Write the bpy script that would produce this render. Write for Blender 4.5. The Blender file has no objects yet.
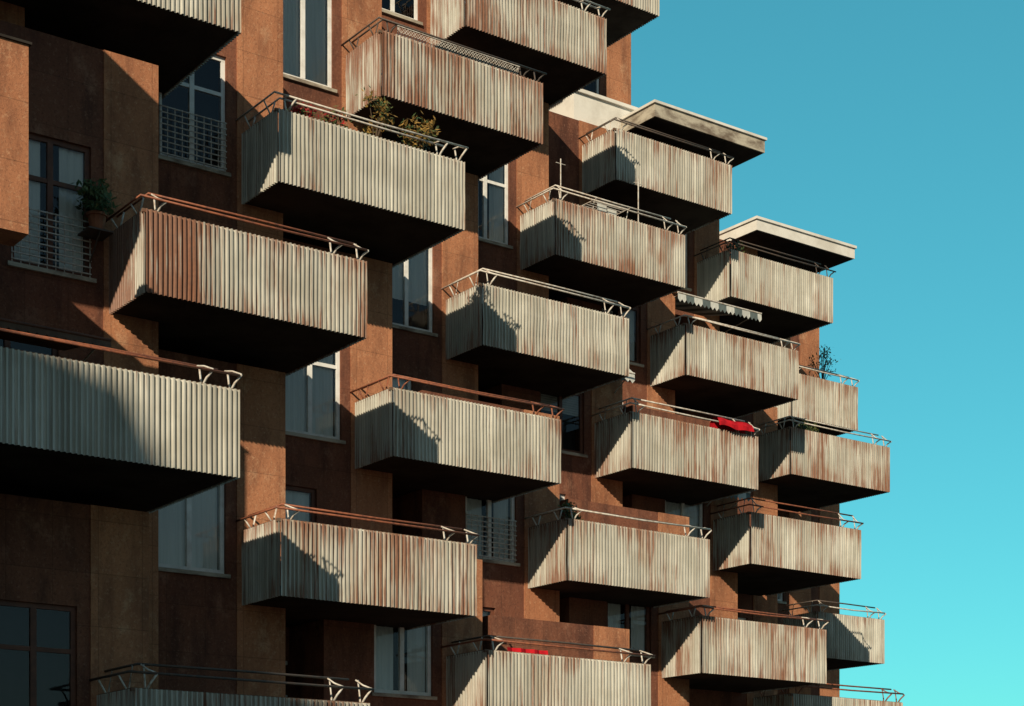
import bpy, bmesh, math, random
from mathutils import Vector, Matrix
random.seed(7)
sc=bpy.context.scene
CZ=1.7
ANG=math.atan2(.589,.808)
UX,UY=math.cos(ANG),math.sin(ANG)
BL=3.464
SD=1.15
# ---------------------------------------------------------------- materials
def newmat(name):
    m=bpy.data.materials.new(name); m.use_nodes=True
    nt=m.node_tree; nt.nodes.clear()
    out=nt.nodes.new('ShaderNodeOutputMaterial'); b=nt.nodes.new('ShaderNodeBsdfPrincipled')
    nt.links.new(b.outputs[0],out.inputs[0])
    return m,nt,b,out
def N(nt,t,**k):
    n=nt.nodes.new(t)
    for a,v in k.items(): setattr(n,a,v)
    return n
def mix(nt,fac,a,b,mode='MIX'):
    n=nt.nodes.new('ShaderNodeMix'); n.data_type='RGBA'; n.blend_type=mode
    for s,v in ((0,fac),(6,a),(7,b)):
        if isinstance(v,bpy.types.NodeSocket): nt.links.new(v,n.inputs[s])
        else: n.inputs[s].default_value=v if s==0 else (*v,1)
    return n.outputs[2]
def math_(nt,op,a,b=0.0,clamp=False):
    n=nt.nodes.new('ShaderNodeMath'); n.operation=op; n.use_clamp=clamp
    for i,v in enumerate((a,b)):
        if isinstance(v,bpy.types.NodeSocket): nt.links.new(v,n.inputs[i])
        else: n.inputs[i].default_value=v
    return n.outputs[0]
def noise(nt,vec,scale,detail=4,rough=.55):
    n=N(nt,'ShaderNodeTexNoise'); n.inputs['Scale'].default_value=scale; n.inputs['Detail'].default_value=detail; n.inputs['Roughness'].default_value=rough
    nt.links.new(vec,n.inputs['Vector']); return n.outputs[0]
def mapping(nt,vec,scale,loc=None):
    n=N(nt,'ShaderNodeMapping'); n.inputs['Scale'].default_value=scale
    nt.links.new(vec,n.inputs['Vector'])
    if loc is not None: nt.links.new(loc,n.inputs['Location'])
    return n.outputs[0]
def ramp(nt,v,a,b):
    n=N(nt,'ShaderNodeMapRange'); n.inputs[1].default_value=a; n.inputs[2].default_value=b
    n.interpolation_type='SMOOTHSTEP'
    nt.links.new(v,n.inputs[0]); return n.outputs[0]

def mat_corr():
    m,nt,b,_=newmat('corrugated_sheet')
    tc=N(nt,'ShaderNodeTexCoord'); oi=N(nt,'ShaderNodeObjectInfo')
    sep=N(nt,'ShaderNodeSeparateXYZ'); nt.links.new(tc.outputs['Object'],sep.inputs[0])
    csep=N(nt,'ShaderNodeSeparateColor'); nt.links.new(oi.outputs['Color'],csep.inputs[0])
    rnd=math_(nt,'MULTIPLY',oi.outputs['Random'],57.0)
    comb=N(nt,'ShaderNodeCombineXYZ'); nt.links.new(rnd,comb.inputs[0]); nt.links.new(rnd,comb.inputs[1])
    obj=tc.outputs['Object']
    sx=math_(nt,'FLOOR',math_(nt,'DIVIDE',math_(nt,'ADD',sep.outputs[0],rnd),.86))
    wn=N(nt,'ShaderNodeTexWhiteNoise',noise_dimensions='1D'); nt.links.new(sx,wn.inputs['W'])
    rb=math_(nt,'FLOOR',math_(nt,'DIVIDE',math_(nt,'ADD',sep.outputs[0],rnd),.07))
    wr=N(nt,'ShaderNodeTexWhiteNoise',noise_dimensions='1D'); nt.links.new(rb,wr.inputs['W'])
    base=mix(nt,wn.outputs[0],(.55,.53,.465),(.635,.62,.555))
    big=noise(nt,mapping(nt,obj,(1,1,1),comb.outputs[0]),1.3,5)
    base=mix(nt,ramp(nt,big,.35,.7),base,(.47,.45,.385))
    rv=math_(nt,'ADD',math_(nt,'MULTIPLY',wr.outputs[0],.28),.76)
    cb=N(nt,'ShaderNodeCombineColor'); [nt.links.new(rv,cb.inputs[i]) for i in range(3)]
    base=mix(nt,1.0,base,cb.outputs[0],'MULTIPLY')
    # dirt that settles in the troughs of the profile
    tr=ramp(nt,sep.outputs[1],.0,.018)
    st=noise(nt,mapping(nt,obj,(16,16,.8),comb.outputs[0]),1,5,.6)
    base=mix(nt,math_(nt,'MULTIPLY',ramp(nt,st,.46,.70),.5),base,(.24,.22,.18))
    wash=noise(nt,mapping(nt,obj,(7,7,.7),comb.outputs[0]),1,6,.7)
    patch=noise(nt,mapping(nt,obj,(1.3,1.3,.7),comb.outputs[0]),1,3,.5)
    w1=math_(nt,'ADD',math_(nt,'MULTIPLY',wash,.6),math_(nt,'MULTIPLY',patch,.5))
    w1=math_(nt,'ADD',w1,math_(nt,'MULTIPLY',csep.outputs[0],.10))
    base=mix(nt,math_(nt,'MULTIPLY',ramp(nt,w1,.58,.78),.40),base,(.35,.215,.125))
    s1=noise(nt,mapping(nt,obj,(19,19,.75),comb.outputs[0]),1,6,.7)
    s1=math_(nt,'ADD',math_(nt,'MULTIPLY',s1,.80),math_(nt,'MULTIPLY',patch,.37))
    edge=math_(nt,'MULTIPLY',ramp(nt,sep.outputs[2],.35,0.0),.05)
    edge2=math_(nt,'MULTIPLY',ramp(nt,sep.outputs[2],.7,1.1),.06)
    s1=math_(nt,'ADD',s1,math_(nt,'ADD',edge,edge2))
    s1=math_(nt,'ADD',s1,math_(nt,'MULTIPLY',csep.outputs[0],.10))
    le=math_(nt,'MULTIPLY',ramp(nt,sep.outputs[0],1.5,0.0),csep.outputs[1])
    s1=math_(nt,'ADD',s1,math_(nt,'MULTIPLY',le,.19))
    rm=ramp(nt,s1,.65,.80)
    fine=noise(nt,obj,25,4)
    rust=mix(nt,fine,(.30,.105,.045),(.11,.036,.02))
    base=mix(nt,math_(nt,'MULTIPLY',rm,.85),base,rust)
    nt.links.new(base,b.inputs['Base Color'])
    b.inputs['Roughness'].default_value=.55
    b.inputs['Specular IOR Level'].default_value=.3
    return m
def mat_wall(name,ca,cb2,cdark,clight):
    m,nt,b,_=newmat(name)
    tc=N(nt,'ShaderNodeTexCoord'); g=N(nt,'ShaderNodeNewGeometry'); pos=g.outputs['Position']
    big=noise(nt,pos,.5,6,.6)
    c=mix(nt,ramp(nt,big,.35,.68),ca,cb2)
    sep=N(nt,'ShaderNodeSeparateXYZ'); nt.links.new(tc.outputs['Object'],sep.inputs[0])
    fx=math_(nt,'FLOOR',math_(nt,'DIVIDE',sep.outputs[0],.62)); fz=math_(nt,'FLOOR',math_(nt,'DIVIDE',sep.outputs[2],.7))
    cv=N(nt,'ShaderNodeCombineXYZ'); nt.links.new(fx,cv.inputs[0]); nt.links.new(fz,cv.inputs[1])
    wn=N(nt,'ShaderNodeTexWhiteNoise',noise_dimensions='3D'); nt.links.new(cv.outputs[0],wn.inputs['Vector'])
    c=mix(nt,math_(nt,'MULTIPLY',wn.outputs[0],.3),c,cdark)
    med=noise(nt,mapping(nt,pos,(3,3,.8)),1,6,.65)
    c=mix(nt,math_(nt,'MULTIPLY',ramp(nt,med,.42,.70),.8),c,cdark)
    lt=noise(nt,mapping(nt,pos,(2.2,2.2,1.6)),1,6,.7)
    c=mix(nt,math_(nt,'MULTIPLY',ramp(nt,lt,.54,.72),.6),c,clight)
    fine=noise(nt,pos,28,5,.8)
    c=mix(nt,math_(nt,'MULTIPLY',ramp(nt,fine,.5,.64),.6),c,cdark)
    f2=noise(nt,pos,19,5,.8)
    c=mix(nt,math_(nt,'MULTIPLY',ramp(nt,f2,.53,.67),.45),c,clight)
    j=math_(nt,'LESS_THAN',math_(nt,'FRACT',math_(nt,'DIVIDE',sep.outputs[2],.7)),.018)
    j2=math_(nt,'LESS_THAN',math_(nt,'FRACT',math_(nt,'DIVIDE',sep.outputs[0],.62)),.018)
    j=math_(nt,'MAXIMUM',j,j2)
    c=mix(nt,math_(nt,'MULTIPLY',j,.35),c,(.05,.03,.02))
    nt.links.new(c,b.inputs['Base Color']); b.inputs['Roughness'].default_value=.85
    b.inputs['Specular IOR Level'].default_value=.1
    bp=N(nt,'ShaderNodeBump'); bp.inputs['Strength'].default_value=.5; bp.inputs['Distance'].default_value=.02
    nt.links.new(math_(nt,'ADD',fine,lt),bp.inputs['Height']); nt.links.new(bp.outputs[0],b.inputs['Normal'])
    return m
def mat_simple(name,c1,c2,scale=6,rough=.7,metal=0,spec=.3,sc3=None):
    m,nt,b,_=newmat(name)
    g=N(nt,'ShaderNodeNewGeometry'); v=g.outputs['Position']
    if sc3: v=mapping(nt,v,sc3)
    n=noise(nt,v,scale,6,.65)
    nt.links.new(mix(nt,ramp(nt,n,.38,.68),c1,c2),b.inputs['Base Color'])
    b.inputs['Roughness'].default_value=rough; b.inputs['Metallic'].default_value=metal
    b.inputs['Specular IOR Level'].default_value=spec
    return m
def mat_glass():
    m=bpy.data.materials.new('window_glass'); m.use_nodes=True; nt=m.node_tree; nt.nodes.clear()
    out=nt.nodes.new('ShaderNodeOutputMaterial'); t=nt.nodes.new('ShaderNodeBsdfTransparent'); t.inputs[0].default_value=(.95,.97,.97,1)
    gl=nt.nodes.new('ShaderNodeBsdfGlossy'); gl.inputs['Roughness'].default_value=.03
    fr=nt.nodes.new('ShaderNodeFresnel'); fr.inputs[0].default_value=1.7
    mx=nt.nodes.new('ShaderNodeMixShader')
    nt.links.new(fr.outputs[0],mx.inputs[0]); nt.links.new(t.outputs[0],mx.inputs[1]); nt.links.new(gl.outputs[0],mx.inputs[2]); nt.links.new(mx.outputs[0],out.inputs[0])
    return m
M=dict(
 corr=mat_corr(),
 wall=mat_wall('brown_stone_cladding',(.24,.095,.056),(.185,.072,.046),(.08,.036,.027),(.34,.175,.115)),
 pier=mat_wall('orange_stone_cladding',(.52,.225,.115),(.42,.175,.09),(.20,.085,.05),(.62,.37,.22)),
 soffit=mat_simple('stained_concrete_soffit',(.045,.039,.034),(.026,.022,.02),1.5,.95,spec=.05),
 rim=mat_simple('rusty_edge_trim',(.15,.11,.08),(.17,.075,.045),9,.8),
 white=mat_simple('white_paint',(.82,.81,.78),(.66,.64,.60),5,.5),
 brown=mat_simple('brown_paint',(.16,.06,.035),(.10,.04,.025),5,.5),
 railw=mat_simple('chipped_white_rail',(.66,.62,.56),(.42,.33,.26),14,.45),
 railr=mat_simple('rusty_rail',(.30,.10,.05),(.16,.06,.04),14,.55),
 raild=mat_simple('dark_rail',(.07,.06,.055),(.12,.08,.06),14,.55),
 slabw=mat_simple('weathered_white_slab',(.78,.75,.69),(.6,.56,.5),1.2,.8),
 slabd=mat_simple('stained_slab',(.5,.45,.36),(.16,.12,.09),1.6,.9,sc3=(1,1,2.2)),
 curtain=mat_simple('curtain_cloth',(.88,.87,.84),(.78,.78,.75),2,.9,spec=0,sc3=(9,9,.3)),
 dark=mat_simple('dark_interior',(.012,.012,.014),(.02,.02,.022),2,.9,spec=0),
 glass=mat_glass(),
 shutter=mat_simple('roller_shutter',(.60,.59,.55),(.5,.49,.45),3,.6),
 red=mat_simple('red_cloth',(.50,.012,.02),(.33,.008,.015),8,.85,spec=.1),
 pot=mat_simple('terracotta',(.33,.12,.06),(.25,.09,.05),8,.8),
 leaf=mat_simple('leaf_green',(.05,.085,.03),(.12,.12,.035),3,.6),
 leafy=mat_simple('leaf_yellow',(.34,.20,.05),(.14,.08,.02),5,.6),
 leafr=mat_simple('petal_red',(.45,.03,.03),(.3,.02,.03),5,.6),
 bark=mat_simple('bark',(.12,.08,.05),(.07,.05,.03),9,.9),
 aww=mat_simple('awning_white',(.6,.6,.56),(.45,.45,.42),4,.8),
 awg=mat_simple('awning_grey',(.12,.15,.15),(.09,.11,.11),4,.8),
 awb=mat_simple('awning_brown',(.14,.075,.05),(.09,.05,.035),4,.8),
 ground=mat_simple('asphalt',(.05,.048,.045),(.04,.038,.036),.6,.9),
 pave=mat_simple('paving',(.2,.18,.16),(.15,.135,.12),.8,.9),
)
# ---------------------------------------------------------------- mesh helpers
class MB:
    def __init__(s): s.v=[];s.f=[];s.m=[];s.mats=[]
    def mi(s,m):
        if m not in s.mats: s.mats.append(m)
        return s.mats.index(m)
    def quad(s,p,m):
        b=len(s.v); s.v+=[tuple(q) for q in p]; s.f.append(tuple(range(b,b+len(p)))); s.m.append(s.mi(m))
    def box(s,x0,x1,y0,y1,z0,z1,m):
        b=len(s.v); s.v+=[(x,y,z) for z in (z0,z1) for y in (y0,y1) for x in (x0,x1)]
        k=s.mi(m)
        for f in ((0,2,3,1),(4,5,7,6),(0,1,5,4),(2,6,7,3),(0,4,6,2),(1,3,7,5)):
            s.f.append(tuple(b+i for i in f)); s.m.append(k)
    def tube(s,pts,r,m,n=8):
        pts=[Vector(p) for p in pts]; k=s.mi(m); rings=[]
        for i,p in enumerate(pts):
            d=(pts[min(i+1,len(pts)-1)]-pts[max(i-1,0)]).normalized()
            a=d.cross(Vector((0,0,1)))
            if a.length<.1: a=d.cross(Vector((1,0,0)))
            a.normalize(); c=d.cross(a).normalized()
            b=len(s.v); rings.append(b)
            for j in range(n):
                t=2*math.pi*j/n; s.v.append(tuple(p+r*(math.cos(t)*a+math.sin(t)*c)))
        for q in range(len(rings)-1):
            for j in range(n):
                s.f.append((rings[q]+j,rings[q]+(j+1)%n,rings[q+1]+(j+1)%n,rings[q+1]+j)); s.m.append(k)
        s.f.append(tuple(rings[0]+j for j in range(n))[::-1]); s.m.append(k)
        s.f.append(tuple(rings[-1]+j for j in range(n))); s.m.append(k)
    def obj(s,name,parent=None,loc=(0,0,0),rz=0,smooth=False):
        me=bpy.data.meshes.new(name); me.from_pydata(s.v,[],s.f)
        for k in s.mats: me.materials.append(M[k])
        for p,k in zip(me.polygons,s.m): p.material_index=k; p.use_smooth=smooth
        me.update()
        o=bpy.data.objects.new(name,me); sc.collection.objects.link(o)
        o.parent=parent; o.location=loc; o.rotation_euler=(0,0,rz); return o
def empty(name,loc=(0,0,0),rz=0,parent=None):
    o=bpy.data.objects.new(name,None); sc.collection.objects.link(o); o.location=loc; o.rotation_euler=(0,0,rz); o.parent=parent
    o.empty_display_size=.3; return o
def corrugated(name,length,z0,z1,parent,loc,rz,rust,left=0.0,pitch=.07,amp=.022,seed=0):
    prof=[(0,-1),(.30,-1),(.42,-.3),(.5,.7),(.58,1),(.80,1),(.92,.3)]
    rr=random.Random(seed)
    v=[];f=[]; n=int(round(length/pitch)); pitch=length/n
    xs=[]
    for i in range(n):
        j=rr.uniform(.8,1.12)
        for (t,a) in prof: xs.append((i*pitch+t*pitch,a*amp*j))
    xs.append((length,-amp))
    rows=[z0,z0+.03,(z0*2+z1)/3,(z0+2*z1)/3,z1-.03,z1]
    bow=[0,0,rr.uniform(-.01,.014),rr.uniform(-.01,.014),0,0]
    for z,bw in zip(rows,bow):
        for (x,y) in xs: v.append((x,y+bw*math.sin(x*2.1+seed),z))
    w=len(xs)
    for r in range(len(rows)-1):
        for i in range(w-1): f.append((r*w+i,r*w+i+1,(r+1)*w+i+1,(r+1)*w+i))
    me=bpy.data.meshes.new(name); me.from_pydata(v,[],f); me.materials.append(M['corr']); me.update()
    o=bpy.data.objects.new(name,me); sc.collection.objects.link(o); o.parent=parent; o.location=loc; o.rotation_euler=(0,0,rz)
    o.color=(rust,left,0,1); return o
# ---------------------------------------------------------------- balcony
seedc=[0]
def origin(TR,length=BL):
    return (TR[0]-length*UX,TR[1]-length*UY,TR[2]-1.1+CZ)
def balcony(TR,rail='railw',rust=.3,left=0.0,length=BL,sided=SD,depth=3.2):
    seedc[0]+=1; sd=seedc[0]; rr=random.Random(sd*13)
    e=empty('balcony',origin(TR,length),ANG)
    H=1.1
    corrugated('front_panel',length,-.02,H,e,(0,-.03,0),0,rust,left,seed=sd)
    corrugated('left_side_panel',sided,-.02,H,e,(-.0,sided,0),-math.pi/2,rust,left*.9,seed=sd+100)
    corrugated('right_side_panel',depth-.15,-.02,H,e,(length,0,0),math.pi/2,rust,0,seed=sd+200)
    b=MB()
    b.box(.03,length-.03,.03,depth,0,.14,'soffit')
    b.obj('floor_slab',e)
    b=MB()
    b.box(-.03,length+.03,-.003,.04,H-.035,H+.012,'rim'); b.box(-.003,.04,.045,sided,H-.035,H+.012,'rim')
    b.box(length-.04,length+.003,.045,depth-.2,H-.035,H+.012,'rim')
    b.obj('top_rim',e)
    b=MB()
    h1=H+rr.uniform(.12,.20); h2=H+rr.uniform(.22,.34)
    o1=-.10; o2=.10
    xr=length+rr.uniform(-.05,.06)
    b.tube([(-.1,sided,h1),(-.1,o1,h1),(length*.5,o1,h1-rr.uniform(0,.02)),(xr,o1,h1+rr.uniform(-.02,.02))],.017,rail)
    b.tube([(.1,sided,h2),(.1,o2,h2),(length*.5,o2,h2+rr.uniform(-.015,.015)),(length-rr.uniform(.05,.3),o2,h2)],.017,rail if rr.random()<.6 else 'raild')
    br='railw' if rr.random()<.75 else rail
    for x in (.18,length-.42-rr.uniform(0,.15),length-.1):
        b.tube([(x,.05,H-.2),(x,.05,H+.05),(x-.0,o2,h2),],.014,br)
        b.tube([(x,.05,H-.05),(x+.04,-.03,H+.08),(x+.1,o1,h1)],.016,br)
        b.tube([(x+.1,o1,h1),(x+.02,0,h1+.05),(x-.04,o2,h2)],.012,br)
    for y in (.25,sided-.25):
        b.tube([(.05,y,H-.2),(.05,y,H+.05),(.1,y,h2)],.013,br)
        b.tube([(.05,y,H-.05),(-.1,y,h1)],.013,br)
    b.obj('handrail',e,smooth=True)
    return e
# ---------------------------------------------------------------- building blocks
bld=empty('apartment_building')
def window(b,x0,x1,z0,z1,y,style,rr,curt=None):
    fr='white' if style in('w','wc','wl') else 'brown'
    t=.065
    ya,yb=y+.05,y+.11
    b.box(x0,x0+t,ya,yb,z0,z1,fr); b.box(x1-t,x1,ya,yb,z0,z1,fr)
    b.box(x0+t,x1-t,ya,yb,z0,z0+t,fr); b.box(x0+t,x1-t,ya,yb,z1-t,z1,fr)
    xm=(x0+x1)/2; b.box(xm-.04,xm+.04,ya-.004,yb,z0+t,z1-t,fr)
    if rr.random()<.5: b.box(x0+t,xm-.04,ya+.004,yb-.004,z0+(z1-z0)*.66,z0+(z1-z0)*.66+.06,fr); b.box(xm+.04,x1-t,ya+.004,yb-.004,z0+(z1-z0)*.66,z0+(z1-z0)*.66+.06,fr)
    b.quad([(x0+t,ya+.025,z0+t),(x1-t,ya+.025,z0+t),(x1-t,ya+.025,z1-t),(x0+t,ya+.025,z1-t)],'glass')
    b.box(x0-.06,x1+.06,y-.05,ya-.003,z0-.06,z0-.003,'slabd')
    def pleat(a,c,zb,zt):
        n=max(4,int((c-a)/.045))
        ys=[y+.145+rr.uniform(-.018,.018) for _ in range(n+1)]
        for i in range(n):
            xa=a+(c-a)*i/n; xb=a+(c-a)*(i+1)/n
            b.quad([(xa,ys[i],zb),(xb,ys[i+1],zb),(xb,ys[i+1],zt),(xa,ys[i],zt)],'curtain')
    k=rr.random() if curt is None else curt
    if k<.55: pleat(x0+t,x1-t,z0+(.05 if k<.4 else (z1-z0)*.3),z1-.05)
    elif k<.8:
        pleat(x0+t,x0+(x1-x0)*.40,z0+.05,z1-.05); pleat(x1-(x1-x0)*.36,x1-t,z0+.05,z1-.05)
    elif k<.92:
        zz=z0+(z1-z0)*rr.uniform(.35,.65)
        while zz<z1-.06: b.box(x0+t,x1-t,ya+.062,ya+.08,zz,zz+.04,'shutter'); zz+=.048
    b.quad([(x0,y+.296,z0),(x1,y+.296,z0),(x1,y+.296,z1),(x0,y+.296,z1)],'dark')
    if style in('l','wl'):
        zt=z0+(z1-z0)*.42
        n=8
        for i in range(n+1):
            zz=z0+.05+(zt-z0-.05)*i/n
            b.box(x0,x1,y-.02,y+.0,zz,zz+.014,'railw')
        m_=9
        for i in range(m_+1):
            xx=x0+.01+(x1-x0-.03)*i/m_
            b.box(xx,xx+.012,y+.002,y+.012,z0,zt+.03,'railw')
def block(TR,top=3.65,cap=None,sd=0,winA=None,low=None,curt=None,skip=()):
    rr=random.Random(sd)
    o=origin(TR); fz=o[2]; e_loc=(o[0],o[1],0)
    x0,x1=-2.36,.72; y=SD
    zt=fz+top
    if cap is not None: zt=min(zt,cap+CZ)
    b=MB(); w=MB()
    b.box(x0,x1,y+.3,y+9,0,zt-.01,'wall')
    floors=[(fz,'win'),(fz-2.8,'door'),(fz-5.6,'low')]
    spans=[]
    for (f0,kind) in floors:
        if kind=='win': wx0,wx1,za,zb=-1.42,-.28,f0+.42,f0+2.25
        elif kind=='door': wx0,wx1,za,zb=-2.15,-.75,f0+.15,f0+2.35
        else:
            if low: wx0,wx1,za,zb=low[0],low[1],f0+low[2],f0+low[3]
            else: wx0,wx1,za,zb=-1.42,-.28,f0+.42,f0+2.25
        if kind in skip: continue
        if zb<zt-.15 and za>.3: spans.append((wx0,wx1,za,zb,kind))
    cur=zt; px=-.1
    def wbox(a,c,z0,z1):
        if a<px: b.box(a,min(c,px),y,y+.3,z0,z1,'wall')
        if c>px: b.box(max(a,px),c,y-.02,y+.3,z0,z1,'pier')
    for (wx0,wx1,za,zb,kind) in spans:
        wbox(x0,x1,zb,cur)
        wbox(x0,wx0,za,zb); wbox(wx1,x1,za,zb)
        cur=za
        st=(winA if (winA and kind=='win') else rr.choice(['w','w','wl','b','w','w']))
        if kind=='low' and low: st='b'
        window(w,wx0,wx1,za,zb,y,st,rr,.95 if (kind=='low' and low) else (curt if kind=='win' else None))
    wbox(x0,x1,0,cur)
    b.obj('wall_bay',bld,e_loc,ANG)
    if w.v: w.obj('window_set',bld,e_loc,ANG)
    return o
def lat(T0,V,t): return tuple(T0[i]+V[i]*t for i in range(3))
A0=(-3.9,24.95,13.1); VB=(1.345,3.27,2.78)
B1=(-2.15,25.5,8.9); C1=(-.58,27.33,5.1); VC=(1.41,3.25,2.8)
D1=(3.78,33.6,6.37); VD=(1.40,3.3,2.8)
E0=(6.49,36.15,4.98); VE=(1.47,3.75,2.8)
for t in range(-2,3): block(lat(A0,VB,t),3.65,sd=100+t)
for t in range(-2,7): block(lat(B1,VB,t),3.65,cap=22,sd=200+t,winA={0:'l',1:'wl',2:'w'}.get(t),low=(-2.2,-.2,.3,2.75) if t==0 else None,curt={0:.7,1:.95,2:.3}.get(t))  # one low window enlarged and left dark to stand in for wall shade
for t in range(-2,8): block(lat(C1,VC,t),3.6,cap=16.85,sd=300+t,winA='b' if t==-1 else ('w' if t in(1,2,0,4) else None),curt=.3 if t in(0,1) else (.95 if t==-1 else (.45 if t==2 else None)),skip=('door',) if t==0 else ())
for t in range(-1,7): block(lat(D1,VD,t),3.3 if t>-1 else 2.8,cap=16.42,sd=400+t)
for t in range(-2,5): block(lat(E0,VE,t),3.3,cap=11.4,sd=500+t)
rails={'B':['railr','railr','railw','raild','railw','railw'],'C':['raild','railr','railr','railw','railw','raild'],
'D':['railr','railw','railw','railw','raild'],'E':['railr','railr','railw']}
rustB=[.0,.75,.1,1.0,.85,.6]; leftB=[0,1,0,.2,.3,0]
balcony(A0,'railw',.35)
bal={}
for i,t in enumerate(range(-1,5)): bal['B',t]=balcony(lat(B1,VB,t),rails['B'][i],rustB[i],leftB[i])
rustC=[.3,.65,.25,.4,.8,.5]
for i,t in enumerate(range(-1,5)): bal['C',t]=balcony(lat(C1,VC,t),rails['C'][i],rustC[i])
rustD=[.4,.5,.7,.7,.4]
for i,t in enumerate(range(-1,4)): bal['D',t]=balcony(lat(D1,VD,t),rails['D'][i],rustD[i])
rustE=[.7,.7,.9]
for i,t in enumerate(range(0,3)): bal['E',t]=balcony(lat(E0,VE,t),rails['E'][i],rustE[i])
bal['X',0]=balcony((9.0,45.5,12.6),'railw',.6,length=2.4,depth=2.5)
bal['X',1]=balcony((9.5,44.6,6.4),'railw',.4,length=2.4,depth=2.5)
bal['X',2]=balcony((8.8,39.4,3.78),'railr',.4)
block((9.0-.1,45.5,12.6),0,cap=11.3,sd=901)
block((9.5-.9,44.6,6.4),3,sd=902)
block((8.8-.1,39.4,3.78),1.5,sd=903)
# roof slabs
o=origin(lat(C1,VC,4)); b=MB()
b.box(1.16,4.56,0,5.5,16.87+CZ,17.16+CZ,'slabd'); b.box(1.12,4.60,-.04,5.5,17.163+CZ,17.22+CZ,'slabw')
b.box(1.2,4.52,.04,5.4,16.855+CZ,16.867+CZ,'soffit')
b.box(-.2,1.75,1.2,3.4,16.87+CZ,17.50+CZ,'slabw'); b.box(-.26,1.8,1.14,3.46,17.502+CZ,17.58+CZ,'slabw')
b.obj('roof_canopy',bld,(o[0],o[1],0),ANG)
o=origin(lat(D1,VD,3)); b=MB()
b.box(2.83,6.46,2,7.5,16.45+CZ,16.72+CZ,'slabw'); b.box(2.79,6.50,1.96,7.5,16.723+CZ,16.79+CZ,'slabw')
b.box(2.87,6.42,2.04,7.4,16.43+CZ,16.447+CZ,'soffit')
b.obj('roof_canopy',bld,(o[0],o[1],0),ANG)
b=MB(); b.box(-3,0,0,.5,7.3+CZ,9.47+CZ,'pier'); b.box(-3.05,.03,-.03,.53,9.472+CZ,9.5+CZ,'soffit')
b.box(-3,-.3,.502,4,7.2+CZ,9.3+CZ,'wall')
b.obj('projecting_wall',bld,(-5.55,20.0,0),ANG)
b=MB(); b.box(-9,.0,0,3.2,10.85+CZ,13.6+CZ,'wall'); b.obj('unseen_shade_block',bld,(-6.1,19.2,0),ANG)  # added out of view above the frame, only to shade the left wall
# ---------------------------------------------------------------- small things
def plant(name,parent_e,loc,h,rad,leafn,mats=('leaf',),pot=True,size=.05,seed=1,clumps=8):
    rr=random.Random(seed); b=MB()
    W=Matrix.Translation(parent_e.location)@Matrix.Rotation(ANG,4,'Z')
    p=W@Vector(loc)
    if pot:
        n=12
        prev=None
        for (z,r) in ((0,.09),(.2,.13),(.2,.15),(.24,.15),(.24,.12),(.2,.11)):
            base=len(b.v); b.v+=[(r*math.cos(2*math.pi*j/n),r*math.sin(2*math.pi*j/n),z) for j in range(n)]
            if prev is not None:
                for j in range(n): b.f.append((prev+j,prev+(j+1)%n,base+(j+1)%n,base+j)); b.m.append(b.mi('pot'))
            prev=base
        b.f.append(tuple(prev+j for j in range(n))); b.m.append(b.mi('bark'))
    z0=.2 if pot else 0
    for c in range(clumps):
        a=rr.uniform(0,6.28); r=rad*math.sqrt(rr.random()); zz=z0+h*(.3+.7*rr.random())
        c0=Vector((r*math.cos(a),r*math.sin(a),zz))
        b.tube([(0,0,z0),(c0.x*.35,c0.y*.35,z0+(zz-z0)*.55),tuple(c0)],.008,'bark',5)
        for k in range(leafn):
            d=Vector((rr.gauss(0,1),rr.gauss(0,1),rr.gauss(0,1)))*rad*.3
            q=c0+d; s=size*rr.uniform(.6,1.3)
            e1=Vector((rr.gauss(0,1),rr.gauss(0,1),rr.gauss(0,1))).normalized(); e2=e1.orthogonal().normalized()
            b.quad([q-e1*s,q+e2*s*.4,q+e1*s,q-e2*s*.4],rr.choice(mats))
    return b.obj(name,None,p)
def shelf(e,x,y,z):
    b=MB(); b.box(-.3,.3,-.17,.17,-.03,-.002,'brown'); b.box(-.25,-.22,-.15,.15,-(z-.14),-.031,'brown'); b.box(.22,.25,-.15,.15,-(z-.14),-.031,'brown')
    W=Matrix.Translation(e.location)@Matrix.Rotation(ANG,4,'Z'); b.obj('plant_stand',None,tuple(W@Vector((x,y,z))),ANG)
def potted(name,e,x,y,z,*a,**k): shelf(e,x,y,z); plant(name,e,(x,y,z),*a,**k)
e=bal['B',1]
potted('flowering_plant',e,1.95,.32,.8,.85,.20,40,('leaf','leafy','leafy'),seed=3,clumps=8)
potted('flowering_plant',e,2.8,.32,.8,.8,.26,45,('leafy','leafy','leaf'),seed=4,clumps=10)
potted('flowering_plant',e,1.2,.35,.8,.45,.18,30,('leaf','leaf','leafr'),seed=9)
potted('flowering_plant',e,.6,.35,.8,.42,.2,30,('leaf','leafr','leafr'),seed=19)
plant('potted_plant',bal['B',0],(-.30,.9,1.0),.35,.22,45,('leaf',),seed=5,clumps=12)
b=MB(); b.box(-.18,.18,-.15,.25,-.025,-.002,'raild'); b.tube([(0,-.12,-.02),(0,.24,-.35)],.012,'raild')
b.obj('plant_bracket',None,tuple(Matrix.Translation(bal['B',0].location)@Matrix.Rotation(ANG,4,'Z')@Vector((-.3,.9,1.0))),ANG)
potted('tall_potted_plant',bal['X',0],1.55,.4,.75,1.2,.28,14,('leaf',),size=.05,seed=6,clumps=16)
potted('potted_plant',bal['D',3],.6,.4,.9,.35,.2,35,('leaf',),seed=7)
potted('potted_plant',bal['D',0],.4,.4,.85,.40,.2,35,('leaf',),seed=32)
potted('potted_plant',bal['E',2],1.0,.4,.85,.36,.2,35,('leaf',),seed=34)
potted('potted_plant',bal['B',3],2.2,.4,.85,.36,.2,35,('leaf',),seed=35)
e=bal['B',2]; b=MB()
n=44
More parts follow.
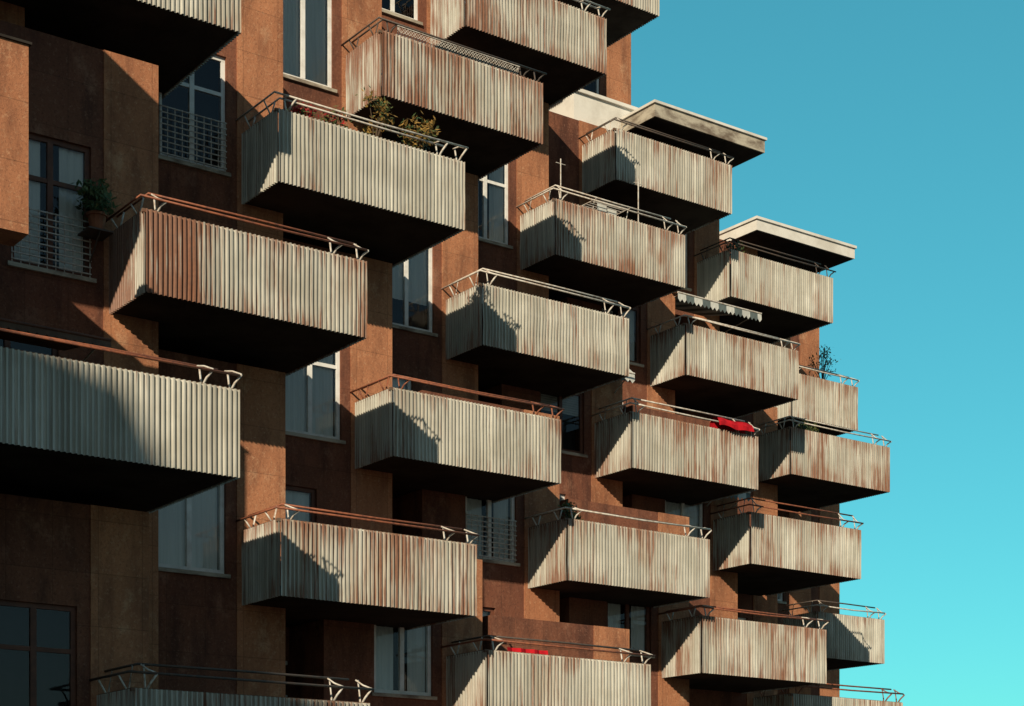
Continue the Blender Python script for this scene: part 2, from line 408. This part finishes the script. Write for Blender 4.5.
for i in range(n):
    x=.35+i*.06
    for s in (-1,1):
        xa=x; xb=x+s*.16
        xb=max(.35,min(2.95,xb))
        b.quad([(xa,.02+.002*s,1.12),(xa+.014,.02+.002*s,1.12),(xb+.014,.02+.002*s,1.28),(xb,.02+.002*s,1.28)],'railw')
b.box(.33,2.98,.008,.032,1.28,1.30,'railw')
b.obj('trellis_screen',e)
def cloth(name,e,x0,x1,mat,drop=1.14,seed=0):
    b=MB(); nn=22
    def bl(i,j):
        x=x0+i*((x1-x0)/nn); prof=[(.16,1.0),(.12,1.25),(.02,1.33),(-.1,1.31),(-.14,(1.31+drop)/2),(-.15,drop)][j]
        return (x,prof[0]+.012*math.sin(i*.8+j+seed),prof[1]+.012*math.sin(i*.5+seed)+(.02*math.sin(i*.35+seed) if j in(0,5) else 0))
    for i in range(nn):
        for j in range(5): b.quad([bl(i,j),bl(i+1,j),bl(i+1,j+1),bl(i,j+1)],mat)
    b.obj(name,None,tuple(e.location),ANG,smooth=True)
cloth('red_blanket',bal['D',1],2.25,3.25,'red')
b=MB(); nn=12
for i in range(nn):
    xa=.5+i*.07; f=lambda x:.1+.03*math.sin(x*22)
    b.quad([(xa,f(xa),1.0),(xa+.07,f(xa+.07),1.0),(xa+.07,f(xa+.07)+.04,1.2),(xa,f(xa)+.04,1.2)],'red')
b.obj('red_towel',None,tuple(bal['D',-1].location),ANG,smooth=True)
e=bal['C',3]; b=MB()
for k in range(5): b.tube([(1.2,.2+k*.1,1.42),(2.1,.2+k*.1,1.42)],.008,'railw',5)
for x in (1.2,2.1): b.tube([(x,.15,1.42),(x,.7,1.42)],.01,'railw',5); b.tube([(x,.2,.14),(x,.6,1.42)],.01,'railw',5); b.tube([(x,.6,.14),(x,.2,1.42)],.01,'railw',5)
b.quad([(1.35,.3,1.43),(1.6,.3,1.43),(1.6,.3,1.15),(1.35,.3,1.15)],'aww'); b.quad([(1.7,.4,1.43),(1.95,.4,1.43),(1.95,.4,1.2),(1.7,.4,1.2)],'aww')
b.obj('clothes_airer',None,tuple(e.location),ANG)
b=MB(); b.tube([(0,0,.14),(0,0,2.1)],.012,'railw'); b.tube([(-.12,0,2.0),(.12,0,2.0)],.008,'railw'); b.obj('antenna_pole',None,tuple(Vector(e.location)+Vector((2.35*UX-.1,2.35*UY+.12,.0))),ANG)
b=MB(); b.tube([(0,0,.14),(0,0,2.1)],.012,'railw'); b.tube([(-.12,0,2.0),(.12,0,2.0)],.008,'railw'); b.obj('antenna_pole',None,tuple(Vector(e.location)+Vector((.3*UX-.1,.3*UY+.3,.0))),ANG)
def awning(e,x0,x1,y0,y1,z,name='awning',rise=.45,cols=('aww','awg'),drop=1.0):
    b=MB(); n=int((x1-x0)/.12)
    for i in range(n):
        xa=x0+(x1-x0)*i/n; xb=x0+(x1-x0)*(i+1)/n; m=cols[(i//2)%2]
        b.quad([(xa,y1,z+rise),(xb,y1,z+rise),(xb,y0,z),(xa,y0,z)],m)
        xm=(xa+xb)/2
        b.quad([(xa,y0,z),(xb,y0,z),(xb,y0-.01,z-.14*drop),(xm,y0-.01,z-.21*drop),(xa,y0-.01,z-.14*drop)],m)
    b.tube([(x0,y0,z),(x1,y0,z)],.02,'railw' if cols[0]=='aww' else 'brown'); b.tube([(x0+.1,y0,z),(x0+.1,y1,z-.3)],.012,'railw'); b.tube([(x1-.1,y0,z),(x1-.1,y1,z-.3)],.012,'railw')
    return b.obj(name,None,tuple(e.location),ANG)
awning(bal['D',2],.6,3.2,.9,2.9,2.15)
awning(bal['D',1],-.2,.6,.6,1.14,2.1)
awning(bal['E',1],-.3,.6,.6,1.14,1.7)
awning(bal['B',-1],.2,2.3,1.3,2.9,1.85,rise=.25,cols=('awb','awb'),drop=.6)
# ---------------------------------------------------------------- opposite building (casts the shade on the lower left)
ob=empty('neighbouring_building',(0,-20,0))
b=MB()
for (xa,xb,h) in ((-44,-12.6,24.6+CZ),(-44,-15.0,27.0+CZ)):
    b.box(xa,xb,-12 if h>28 else -11.9,0 if h>28 else .01,0,h,'wall')
b.obj('walls',ob)
b=MB()
for fl in range(9):
    for k in range(10):
        xx=-43+k*2.9; zz=1.2+fl*2.8
        b.box(xx,xx+1.4,.012,.05,zz,zz+1.6,'white')
        b.box(xx+.08,xx+.66,.051,.06,zz+.08,zz+1.52,'dark'); b.box(xx+.74,xx+1.32,.051,.06,zz+.08,zz+1.52,'dark')
b.obj('windows',ob)
# ---------------------------------------------------------------- ground
b=MB(); b.box(-600,600,-600,900,-.3,0,'ground'); b.obj('ground')
b=MB(); b.box(-30,4,-4,.12,-.02,.14,'pave'); b.obj('pavement',None,(-4,18,0),ANG)
# ---------------------------------------------------------------- camera
cam=bpy.data.cameras.new('camera'); co=bpy.data.objects.new('camera',cam); sc.collection.objects.link(co)
co.location=(0,0,CZ); co.rotation_euler=(math.radians(90),0,0)
cam.sensor_width=36; cam.lens=1742/1024*36; cam.shift_y=517/1024; cam.clip_end=3000; cam.clip_start=.1
sc.camera=co
# ---------------------------------------------------------------- light
S=Vector((.9,3.62,-1.85))
sl=bpy.data.lights.new('sun','SUN'); so=bpy.data.objects.new('sun',sl); sc.collection.objects.link(so)
sl.energy=5; sl.angle=math.radians(.45); sl.color=(1,.86,.64); so.rotation_euler=S.to_track_quat('-Z','Y').to_euler()
w=bpy.data.worlds.new('World'); sc.world=w; w.use_nodes=True; nt=w.node_tree; nt.nodes.clear()
out=nt.nodes.new('ShaderNodeOutputWorld'); bg=nt.nodes.new('ShaderNodeBackground')
sk=nt.nodes.new('ShaderNodeTexSky'); sk.sky_type='NISHITA'; sk.sun_disc=False
sk.sun_elevation=math.radians(26.4); sk.sun_rotation=math.radians(194); sk.air_density=1; sk.dust_density=.6; sk.ozone_density=1
gm=nt.nodes.new('ShaderNodeGamma'); gm.inputs[1].default_value=.72
# sky is turquoise ahead; darkened and more neutral behind camera to cut ambient fill
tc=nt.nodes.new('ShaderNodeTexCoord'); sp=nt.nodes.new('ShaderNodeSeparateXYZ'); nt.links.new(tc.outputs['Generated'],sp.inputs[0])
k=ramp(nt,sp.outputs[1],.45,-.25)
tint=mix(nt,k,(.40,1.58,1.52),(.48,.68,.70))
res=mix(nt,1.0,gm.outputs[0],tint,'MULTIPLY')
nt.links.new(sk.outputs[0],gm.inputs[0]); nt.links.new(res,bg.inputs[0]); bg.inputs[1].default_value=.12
nt.links.new(bg.outputs[0],out.inputs[0])
sc.view_settings.view_transform='Standard'; sc.view_settings.look='None'; sc.view_settings.exposure=0
